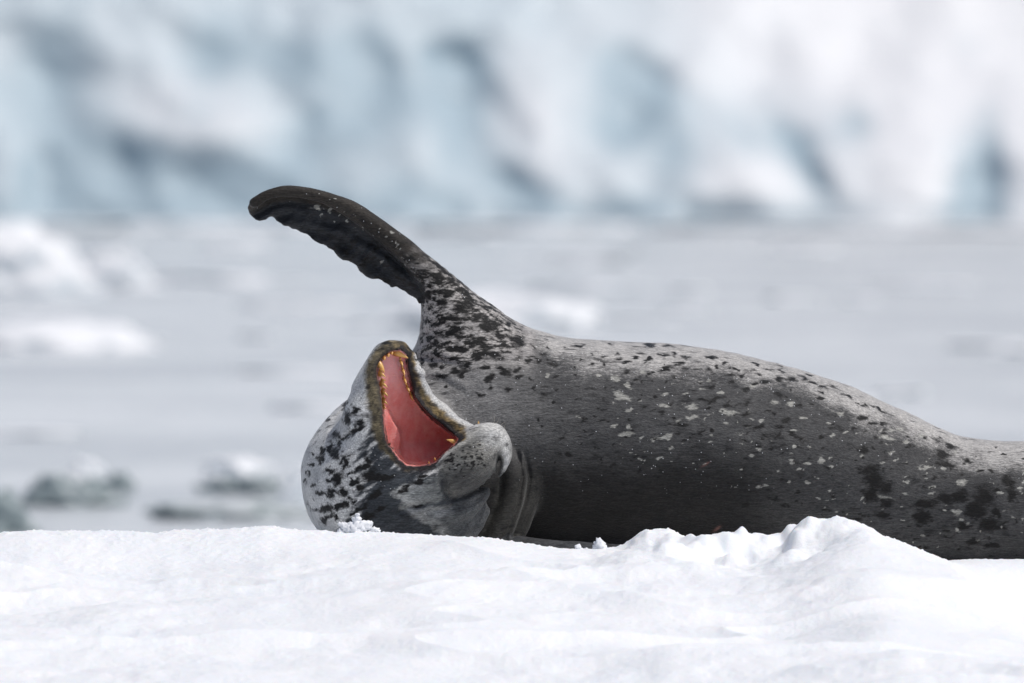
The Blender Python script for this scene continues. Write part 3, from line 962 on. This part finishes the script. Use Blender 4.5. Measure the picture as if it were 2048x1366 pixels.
# raw pink marks on the flank
for (cx, cy, a, l, wd) in ((1411, 929, -32, 9, 1.8), (1434, 1058, -38, 8, 2.6)):
    t = math.radians(a)
    du = (U - cx) * math.cos(t) + (W - cy) * math.sin(t); dw = -(U - cx) * math.sin(t) + (W - cy) * math.cos(t)
    g = np.exp(-((du / l) ** 2 + (dw / wd) ** 2)) * FRONT
    col = lerp(col, (0.26, 0.13, 0.11), np.clip(g * 1.1, 0, 1) * (0.75 + 0.25 * vnoise(U / 3, VV / 3, W / 3, 4)))

# ---- spots read off the animal: (x, y, half length, half width, tilt)
SP_P, SP_D = [], []
def put(dst, ox, oy, k, lst):
    for s in lst:
        x, y, a, b = s[:4]; t = s[4] if len(s) > 4 else 0
        dst.append((ox + x / k, oy + y / k, a / k, b / k, t))
put(SP_P, 1050, 650, 5.06, [(980, 715, 110, 45, 25), (915, 540, 60, 45), (1040, 620, 35, 25), (1195, 475, 35, 20), (1425, 700, 55, 25), (1590, 695, 45, 20), (1860, 570, 45, 18), (1800, 655, 45, 18), (1700, 825, 75, 35), (1400, 815, 55, 20), (1680, 930, 75, 25), (1560, 965, 50, 25, -25), (1060, 860, 45, 18, -15), (545, 930, 35, 25), (910, 1020, 45, 18, -20), (1060, 1035, 40, 30, 30), (1010, 1105, 90, 14, -5), (1180, 1140, 50, 20, -20), (1430, 1125, 110, 28, -15), (1280, 1170, 60, 10, -10), (670, 1155, 25, 14), (990, 1205, 22, 25), (1480, 1245, 50, 20, -15), (1850, 1180, 45, 20), (1900, 1115, 25, 15), (1375, 1340, 40, 20, -15), (2005, 880, 40, 35), (235, 510, 25, 25), (760, 510, 30, 20), (885, 785, 25, 20)])
put(SP_D, 1050, 650, 5.06, [(530, 210, 75, 14, 3), (1270, 210, 80, 24, 15), (1450, 210, 50, 14, 25), (875, 188, 40, 12), (1180, 285, 50, 16, 8), (1400, 305, 65, 16, 8), (1490, 285, 28, 17), (1490, 320, 25, 14), (1620, 328, 60, 22, 10), (1270, 340, 35, 16), (960, 340, 40, 16), (950, 290, 30, 14), (820, 322, 35, 14, -10), (1050, 365, 50, 12, -5), (1130, 335, 30, 10), (705, 288, 18, 12), (300, 400, 60, 25, 30), (120, 350, 50, 20, 50), (190, 295, 40, 16, -10), (80, 215, 50, 20, 25), (70, 320, 40, 14), (35, 365, 25, 17), (225, 235, 18, 14), (390, 232, 25, 12), (1040, 470, 60, 24), (1430, 445, 70, 18, -12), (1550, 385, 70, 12), (515, 435, 20, 14), (805, 400, 25, 16), (1495, 520, 40, 22), (1270, 480, 45, 17), (1625, 440, 40, 18), (1740, 440, 60, 12), (1860, 460, 35, 24, 30), (1945, 425, 35, 20), (1690, 670, 55, 24, 15), (1900, 630, 30, 30), (800, 745, 25, 28), (815, 640, 18, 16), (1130, 560, 40, 16), (1440, 575, 30, 18), (1900, 755, 80, 20, -25), (1390, 880, 40, 16), (1290, 860, 45, 10), (1560, 1010, 120, 14, 3), (1870, 840, 35, 16), (1045, 960, 22, 16), (360, 1140, 35, 18, -15), (400, 1085, 25, 12, -40), (1065, 1075, 28, 16), (1560, 1100, 35, 16), (1690, 1110, 60, 10), (1785, 1070, 45, 10), (300, 780, 20, 14), (200, 710, 45, 14, 35), (110, 640, 25, 14), (70, 550, 22, 16), (360, 1300, 50, 16, -15), (460, 1310, 40, 27), (130, 960, 15, 17), (670, 1110, 30, 12)])
put(SP_P, 1400, 650, 5.06, [(290, 880, 100, 35, 5), (740, 775, 50, 25), (905, 800, 60, 25), (540, 615, 60, 16, 5), (1060, 945, 55, 22), (605, 970, 35, 20), (245, 990, 35, 17), (945, 1070, 50, 22), (385, 1110, 40, 22, -15), (1335, 1125, 40, 20), (1465, 1075, 30, 16), (595, 1260, 45, 14), (525, 1315, 40, 22, -10), (950, 1230, 25, 16), (1215, 1350, 42, 30), (1640, 1325, 30, 22), (1400, 890, 70, 17, 12), (1900, 1140, 100, 16, 18), (1290, 990, 40, 12), (210, 685, 40, 12), (80, 1185, 35, 16), (1830, 1065, 35, 14), (1915, 1065, 40, 16)])
put(SP_D, 1400, 650, 5.06, [(660, 575, 45, 35), (560, 590, 70, 14), (795, 700, 45, 42), (480, 780, 50, 52), (190, 735, 60, 22, -20), (460, 895, 50, 22), (870, 965, 45, 28, -30), (805, 1035, 50, 24), (1005, 825, 55, 20, 10), (600, 1030, 80, 18, -25), (480, 1015, 45, 16), (675, 1115, 45, 16), (790, 1125, 50, 14, -25), (990, 1135, 35, 16), (1650, 1270, 65, 30, 5), (260, 815, 55, 18), (435, 520, 35, 22), (170, 420, 35, 22), (90, 460, 40, 22, 20), (800, 550, 45, 32, 30), (930, 540, 50, 22), (1055, 535, 50, 18, 10), (820, 470, 45, 20, 20), (690, 445, 60, 14, 12), (560, 395, 35, 14, 20), (520, 460, 50, 14), (1150, 585, 50, 16, 20), (1220, 630, 40, 14, 15), (330, 570, 30, 22), (470, 660, 35, 20), (1220, 690, 25, 14), (1220, 740, 40, 20), (1670, 820, 30, 18), (1660, 940, 60, 22), (1750, 1000, 45, 18), (1850, 1000, 50, 16), (1860, 1100, 45, 16), (1780, 1130, 40, 27), (100, 835, 35, 16), (40, 755, 50, 14), (100, 330, 80, 14), (580, 495, 40, 14), (300, 500, 60, 14, -10), (1340, 1040, 60, 14), (1560, 1050, 30, 17, 20), (960, 1185, 20, 14), (820, 1225, 30, 12, -15), (590, 1225, 30, 10), (820, 410, 60, 8, 20), (1100, 500, 60, 8, 25), (1340, 610, 60, 9, 25), (1500, 720, 70, 10, 25), (1800, 850, 90, 10, 28)])
put(SP_P, 1400, 860, 5.06, [(1220, 305, 45, 30, 20), (785, 410, 35, 20), (1080, 345, 45, 14, -8), (925, 315, 28, 18), (915, 245, 25, 12), (955, 165, 28, 16), (665, 555, 50, 16), (585, 575, 30, 12), (905, 525, 28, 24), (1070, 530, 32, 16, 10), (985, 400, 25, 14, -20), (1870, 680, 90, 14, 12), (1370, 835, 30, 12)])
put(SP_D, 1400, 860, 5.06, [(985, 620, 40, 20), (850, 755, 50, 14, 5), (1280, 810, 55, 24), (775, 700, 35, 16), (1575, 300, 32, 14), (1600, 395, 45, 16, 20), (1280, 385, 25, 14), (1350, 645, 40, 12), (1700, 410, 90, 42, -5), (1760, 500, 110, 80, 20), (1740, 650, 80, 70), (1890, 590, 70, 60), (1870, 740, 60, 60), (1850, 860, 70, 36), (1930, 900, 30, 16), (1570, 900, 60, 22)])
put(SP_P, 1700, 780, 3.902, [(385, 305, 25, 15), (300, 380, 65, 11, 12), (430, 410, 30, 14), (560, 350, 40, 20, 30), (430, 568, 22, 14), (320, 488, 22, 11), (350, 548, 20, 9), (250, 570, 20, 9), (590, 605, 75, 13, -2), (720, 620, 30, 9), (875, 730, 45, 24, -15), (640, 758, 30, 13, 15), (635, 808, 35, 11, -5), (440, 815, 30, 9, 15), (440, 717, 28, 9), (745, 937, 20, 13, 20), (830, 950, 45, 15, 15), (900, 1048, 32, 15, 5), (870, 1015, 24, 13), (835, 1100, 22, 15), (700, 1125, 20, 12), (960, 990, 14, 11), (1210, 942, 30, 15, -15), (1285, 997, 22, 13, 20), (1180, 1070, 18, 18, -30), (1330, 770, 20, 26, 20), (1345, 715, 30, 16), (1265, 912, 14, 9), (1165, 797, 20, 9), (1135, 990, 10, 9), (870, 820, 22, 13), (640, 545, 16, 11), (820, 495, 22, 13)])
put(SP_D, 1700, 780, 3.902, [(675, 680, 38, 14), (720, 500, 55, 22, 35), (690, 575, 35, 22), (760, 585, 50, 20, 35), (860, 665, 20, 27), (930, 555, 45, 14, 25), (1105, 630, 30, 16, 20), (1020, 632, 25, 12), (780, 430, 50, 14, 30), (715, 375, 20, 10), (1240, 720, 60, 34, 55), (1260, 820, 50, 30, 70), (180, 265, 24, 12), (262, 262, 20, 12), (460, 435, 28, 12), (1050, 830, 70, 85), (990, 940, 75, 80), (1080, 1050, 70, 50), (860, 830, 70, 40), (750, 850, 60, 36), (590, 890, 90, 40), (560, 990, 60, 50), (1140, 950, 40, 45), (1290, 1030, 20, 16), (1215, 1075, 18, 12), (1100, 1210, 60, 17), (960, 1190, 50, 17), (540, 1170, 40, 14), (880, 1060, 50, 25)])
put(SP_D, 580, 780, 4.554, [(525, 260, 45, 60), (590, 190, 30, 35), (500, 140, 20, 50), (640, 310, 30, 50, 20), (600, 370, 80, 20, -30), (490, 440, 70, 18, -35), (420, 410, 35, 40), (370, 540, 25, 50), (420, 580, 40, 60), (440, 490, 25, 22), (300, 555, 40, 24, -60), (270, 640, 22, 40), (205, 580, 14, 16), (200, 685, 18, 18), (172, 760, 20, 24), (135, 825, 10, 20), (213, 870, 22, 20), (285, 940, 34, 20, -10), (370, 945, 38, 55, 10), (480, 930, 40, 45, -20), (430, 810, 50, 70, 20), (360, 740, 40, 25, 20), (540, 980, 25, 20), (500, 660, 30, 70, 10), (330, 1080, 50, 35, -30), (450, 1060, 90, 24, -20), (520, 1040, 30, 22), (340, 1160, 70, 22, -30), (320, 1190, 25, 35), (425, 1155, 28, 28), (640, 1080, 80, 22, -35), (570, 1140, 40, 17, -30), (600, 840, 60, 22, -40), (560, 830, 20, 27), (650, 890, 40, 35, -30), (540, 760, 45, 16, -40), (620, 720, 60, 22, -40), (700, 690, 60, 27, -20), (340, 265, 20, 20, -45), (245, 1095, 16, 10), (580, 1020, 15, 30), (700, 640, 30, 40), (760, 800, 90, 30, -15), (860, 800, 120, 20, -8), (780, 950, 80, 26, -35), (820, 1090, 60, 22, -20), (720, 1150, 70, 28, -30), (350, 830, 25, 20, -20), (720, 760, 80, 28, -30)])
put(SP_D, 780, 820, 5.253, [(130, 850, 70, 16, -25), (190, 800, 60, 14, -30), (310, 750, 50, 22, -20), (880, 570, 12, 12), (800, 500, 12, 10), (820, 580, 50, 8, 40), (990, 580, 14, 12), (930, 420, 10, 10), (640, 470, 40, 10, -20), (940, 500, 10, 10), (610, 520, 50, 14, -20), (300, 1010, 60, 12, -8), (350, 700, 40, 12, -20), (760, 490, 40, 9, -15)])
put(SP_D, 800, 540, 5.253, [(440, 340, 75, 45, 10), (720, 350, 60, 35, 40), (930, 600, 80, 60, 30), (1060, 690, 60, 35, 40), (1240, 740, 80, 60, 10), (1130, 570, 30, 25), (560, 640, 90, 35, -15), (640, 830, 90, 45, 10), (980, 890, 80, 30, 10), (1090, 1060, 70, 40, 35), (940, 1145, 50, 45), (700, 990, 60, 30, -30), (350, 1000, 35, 25), (240, 990, 18, 25), (220, 945, 40, 16, -25), (360, 945, 20, 16), (440, 1120, 60, 28, 5), (560, 1070, 50, 30), (650, 1100, 60, 20, -40), (1220, 1045, 40, 25, -10), (1230, 1130, 50, 18, -20), (970, 1235, 30, 20), (850, 1310, 40, 18), (1140, 1255, 35, 16), (890, 1020, 60, 18), (1420, 820, 60, 20, 25), (820, 500, 70, 30, -20), (420, 560, 80, 30, -20), (470, 1225, 20, 14), (430, 1020, 18, 20), (820, 930, 30, 30), (1390, 910, 50, 14), (1450, 960, 40, 16, 40), (600, 400, 80, 22, -15), (540, 500, 90, 20, -5), (300, 260, 50, 30, -40), (430, 230, 40, 14, -20), (520, 120, 60, 18, -10), (400, 70, 40, 30)])
put(SP_P, 470, 340, 3.251, [(545, 245, 16, 24, -20), (615, 265, 12, 16), (565, 295, 14, 8, 40), (1020, 405, 8, 8), (960, 590, 10, 14), (740, 330, 14, 5, 40), (780, 380, 12, 4, 40), (650, 335, 12, 8, 50), (985, 430, 7, 7), (1060, 480, 5, 30, -15), (1100, 590, 5, 34, -25)])
for r_ in range(5):
    for k_ in range(6):
        SP_D.append((902 + k_ * 11 + r_ * 3 + RNG.normal(0, 1.5), 948 - k_ * 8 + r_ * 10 - 28 + RNG.normal(0, 1.5), 2.0, 1.8, 0))
for i in range(28):
    t = RNG.uniform(0, 1)
    x = np.interp(t, [0, .3, .6, 1], [620, 740, 830, 900]); y = np.interp(t, [0, .3, .6, 1], [388, 448, 520, 600])
    SP_P.append((x + RNG.normal(0, 10), y + RNG.normal(0, 12), RNG.uniform(0.6, 1.6), RNG.uniform(0.4, 1.1), RNG.uniform(0, 60)))
# unlisted small ones where the coat is busy or out of the frame
for i in range(420):
    x = RNG.uniform(1080, 2700); t = RNG.uniform(0, 1)
    y = np.interp(x, [1000, 1400, 1700, 1900, 2700], [690, 705, 800, 885, 960]) + t * np.interp(x, [1000, 1900, 2700], [330, 240, 130])
    SP_D.append((x, y, RNG.uniform(2.0, 5.5) * RNG.uniform(0.7, 1.6), RNG.uniform(1.4, 3.0), RNG.uniform(-25, 20)))
for i in range(190):
    x = RNG.uniform(1240, 2700); t = RNG.uniform(0.2, 1)
    y = np.interp(x, [1000, 1400, 1700, 1900, 2700], [690, 705, 800, 885, 960]) + t * np.interp(x, [1000, 1500, 1900, 2700], [200, 260, 240, 130])
    SP_P.append((x, y, RNG.uniform(2.0, 4.5), RNG.uniform(1.3, 2.4), RNG.uniform(-25, 15)))


def spot_field(lst, grow):
    F = np.zeros(len(V))
    U = WU; W = WW
    order = np.argsort(U); su = U[order]
    rr = np.random.default_rng(5)
    for (cx, cy, a, b, t) in lst:
        amp = rr.uniform(0.72, 1.0)
        if max(a, b) > 12 or cx < 1060: amp = 1.0
        if cx < 1060: a *= 1.15; b *= 1.15
        elif cx > 1700 and max(a, b) > 11: a *= 1.18; b *= 1.18
        a = a * grow + 0.8; b = b * grow + 0.8
        R = 2.2 * max(a, b)
        s = order[np.searchsorted(su, cx - R):np.searchsorted(su, cx + R)]
        s = s[(np.abs(W[s] - cy) < R) & FRONT[s]]
        if not len(s): continue
        r = math.radians(t)
        du = U[s] - cx; dw = W[s] - cy
        x = (du * math.cos(r) + dw * math.sin(r)) / a; y = (-du * math.sin(r) + dw * math.cos(r)) / b
        F[s] = np.maximum(F[s], amp * np.clip(1.15 - 0.62 * np.sqrt(x * x + y * y), 0, 1))
    return F


WU = U + 6.5 * fbm(U / 15, VV / 12, W / 7, 61, 3); WW = W + 3.2 * fbm(U / 13, VV / 12, W / 8, 67, 3)
dark = spot_field(SP_D, 0.88)
pale = spot_field(SP_P, 0.74)
# spots on the far side, never seen from here but there
bk = (~FRONT)
dark = np.where(bk, np.clip(1.6 * (fbm(U / 26, VV / 17, W / 17, 44, 2) - 0.25), 0, 1), dark)
mott = (1 - sstep(700, 770, W + 0.12 * np.abs(U - 940))) * sstep(430, 600, W - 0.15 * (U - 860)) * (1 - sstep(1010, 1075, U)) * FRONT
mott = np.clip(mott * (0.55 + 0.45 * sstep(835, 870, U)) * (1 + 0.9 * (1 - sstep(500, 620, W))), 0, 1.6)
mott = np.maximum(mott, 0.45 * np.exp(-((U - 1000) / 60) ** 2 - ((W - 735) / 40) ** 2) * FRONT)
bare = np.clip(skin + sstep(9, 3, lf) * (VV < -100) + dkl + no, 0, 1)
pal = sstep(800, 730, W + 0 * U)
inm = md > 0
dark = np.where(gd < 9 * lipzone, 0, dark); pale = np.where(headm > 0.3, 0, pale)

pos = np.stack([(U - 1024) / 800, VV / 800, (1080 - W) / 800], 1)
pos[:, 0] *= 1 + pos[:, 1] / DIST           # true size at its own depth
pos[:, 2] = CAMZ - (CAMZ - pos[:, 2]) * (1 + pos[:, 1] / DIST)
sme = new_mesh('seal_body', pos, Qd)
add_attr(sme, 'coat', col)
add_attr(sme, 'dark', dark)
add_attr(sme, 'belly', belly)
add_attr(sme, 'pale', pale)
add_attr(sme, 'mottle', mott)
add_attr(sme, 'mouth', md)
add_attr(sme, 'bare', bare)
add_attr(sme, 'palate', pal)
seal = obj('leopard_seal', None, None, None, 'spotted grey leopard seal on its side, mouth wide open, one foreflipper raised', 'seal')
seal.location = (0, 0.1, -0.05)
INV = Vector((0, -0.1, 0.05))
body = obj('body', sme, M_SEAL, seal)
body.location = INV


def S(u, w, v):
    y = v / 800
    k = 1 + y / DIST
    return Vector(((u - 1024) / 800 * k, y, CAMZ - (CAMZ - (1080 - w) / 800) * k))


# ---- teeth
def cusp(L, r, bend, n=8, m=6):
    vs, fs = [], []
    for i in range(m):
        t = i / (m - 1)
        rr = r * (1 - t ** 1.4) ** 0.8 * (1 + 0.15 * math.sin(t * 3)) + (0.02 * r if i == m - 1 else 0)
        for k in range(n):
            a = 2 * math.pi * k / n
            vs.append((rr * math.cos(a) + bend * t * t * L, rr * 0.8 * math.sin(a), t * L))
    for i in range(m - 1):
        for k in range(n):
            fs.append((i * n + k, i * n + (k + 1) % n, (i + 1) * n + (k + 1) % n, (i + 1) * n + k))
    return vs, fs


def tooth_mesh(kind):
    px = 1 / 800
    if kind == 'canine':
        parts = [((0, 0, 0), cusp(29 * px, 6.4 * px, 0.18, 10, 9))]
    elif kind == 'incisor':
        parts = [((0, 0, 0), cusp(9.5 * px, 3.6 * px, 0.1))]
    elif kind == 'molar':
        parts = [((0, 0, 0), cusp(16.5 * px, 3.6 * px, 0.22)), ((-4.6 * px, 0, 0), cusp(10.0 * px, 2.7 * px, -0.18)), ((4.6 * px, 0, 0), cusp(10.0 * px, 2.6 * px, 0.45))]
    vs, fs = [], []
    for off, (v, f) in parts:
        b = len(vs)
        vs += [(a[0] + off[0], a[1] + off[1], a[2] + off[2]) for a in v]
        fs += [tuple(x + b for x in q) for q in f]
    return new_mesh('tooth_' + kind, vs, fs)


TM = {k: tooth_mesh(k) for k in ('canine', 'incisor', 'molar')}


def tooth(kind, u, w, v, du, dw, dv, scale=1.0, along=(0, 1, 0)):
    """rooted at u,w,v and pointing along (du,dw,dv); along = direction of its row"""
    z = Vector((du, dv, -dw)).normalized()
    x = Vector((along[0], along[2], -along[1]))
    x = (x - z * x.dot(z)).normalized()
    y = z.cross(x)
    o = obj('tooth', TM[kind], M_TOOTH, seal)
    from mathutils import Matrix
    R = Matrix((x, y, z)).transposed().to_4x4()
    scale *= 1.15
    o.matrix_local = Matrix.Translation(S(u, w, v - 8) + INV) @ R @ Matrix.Diagonal((scale, scale, scale, 1))
    return o


def lipv(u, w):          # depth of the lining surface there
    va = -214 + (u - 760) * 0.52
    return va


tooth('canine', 787, 704, -168, 1.0, 0.22, -0.45, 1.0, (0.2, 1, 0.3))
tooth('canine', 755, 724, -190, 0.72, 0.75, -0.5, 0.85, (-0.7, 0.7, 0))
for u, w in ((783, 703), (776, 708), (768, 714)):
    tooth('incisor', u, w, lipv(u, w) + 22, 0.25, 0.65, -1.0, 1.0, (-0.8, 0.6, 0))
for i, (u, w) in enumerate(((758, 744), (761, 764), (763, 782), (764, 800), (765, 812))):
    tooth('molar', u, w, lipv(u, w) + 14, 0.75, 0.35, -0.55, (1.0, 1.05, 1.0, 0.85, 0.6)[i], (0.1, 1, 0))
for i, (u, w) in enumerate(((801, 722), (805, 739), (808, 757), (814, 773), (821, 789))):
    tooth('molar', u, w, lipv(u, w) + (24, 28, 32, 36, 40)[i], 0.25, 0.35, -1.0, 1.0, (0.28, 1, 0))
tooth('canine', 960, 862, -200, -0.35, -1.0, -0.15, 0.62, (1, 0, 0))
tooth('canine', 914, 886, -222, -0.95, -0.5, -0.1, 0.66, (0, 1, 0))
tooth('incisor', 870, 921, -225, -0.2, -1.0, 0, 0.6, (1, 0, 0))
tooth('incisor', 858, 928, -222, -0.2, -1.0, 0, 0.5, (1, 0, 0))


# ---- whiskers
def whisker(pts, r0):
    c = catmull([(*p, 0) for p in pts], 5)[:, :3]
    vs, fs = [], []
    n = 5
    for i, p in enumerate(c):
        t = i / (len(c) - 1)
        r = r0 * (1 - 0.85 * t) / 800
        q = S(p[0], p[1], p[2]) + INV
        d = c[min(i + 1, len(c) - 1)] - c[max(i - 1, 0)]
        d = Vector((d[0], d[2], -d[1])).normalized()
        a = d.orthogonal().normalized(); b = d.cross(a)
        for k in range(n):
            an = 2 * math.pi * k / n
            vs.append(tuple(q + (a * math.cos(an) + b * math.sin(an)) * r))
    for i in range(len(c) - 1):
        for k in range(n):
            fs.append((i * n + k, i * n + (k + 1) % n, (i + 1) * n + (k + 1) % n, (i + 1) * n + k))
    obj('whisker', new_mesh('whisker', vs, fs), M_WHISK, seal)


for (a, b, c_) in (((990, 850, -190), (996, 842, -196), (999, 834, -200)), ((996, 856, -190), (1004, 848, -198), (1012, 843, -204)), ((986, 848, -188), (989, 840, -194), (988, 832, -198)), ((1000, 862, -190), (1008, 856, -198), (1011, 846, -206)),
                   ((945, 893, -262), (958, 887, -270), (970, 886, -276)), ((938, 905, -265), (952, 897, -273), (966, 897, -280)), ((928, 915, -266), (945, 910, -276), (962, 912, -284)), ((950, 908, -262), (962, 900, -270), (968, 890, -276))):
    whisker((a, b, c_), 0.75)


# ------------------------------------------------------------------ loose snow lying on the crest
def clump(u, w, Y, size, label, seed, blobs):
    v, f = ICO3
    VS, FS = [], []
    for (dx, dz, r) in blobs:
        n = fbm(v[:, 0] * 2.2 + seed + dx, v[:, 1] * 2.2, v[:, 2] * 2.2 + dz, 300 + seed, 3)
        q = v * (1 + 0.40 * n)[:, None] * r * size / 800 + np.array([dx * size / 800, 0, dz * size / 800])
        FS.append(f + sum(len(a) for a in VS)); VS.append(q)
    o = obj('snow_clump', new_mesh('snow_clump', np.vstack(VS), np.vstack(FS)), M_CLUMP, None, label, 'snow clump')
    o.location = (wx(u, Y), Y, wz(w, Y))


clump(712, 1056, -0.44, 30, 'star shaped white snow clump lying against the seal head', 1, [(0, 0, .55), (-.75, .1, .28), (-1.05, .25, .14), (.7, .15, .34), (.95, .3, .16), (.05, .5, .30), (.1, .85, .14), (.35, .1, .45), (-.35, -.05, .45)])
clump(748, 1062, -0.44, 14, 'small round snow crumb beside the star shaped clump', 2, [(0, 0, .6), (.5, -.2, .4), (-.4, .1, .35)])
clump(682, 1064, -0.44, 12, 'tiny low snow crumb under the seal throat next to the star shaped clump', 3, [(0, 0, .6), (.6, -.1, .45)])
clump(1200, 1092, -0.44, 15, 'upright snow lump standing before the dark lower flipper', 4, [(0, .1, .75), (.45, -.2, .5), (-.5, -.3, .5), (.0, .6, .4)])
clump(1156, 1096, -0.44, 9, 'small pointed snow crumb beside the upright lump at the lower flipper', 5, [(0, 0, .7), (.2, .5, .35), (.8, -.4, .4), (1.8, -.4, .4)])
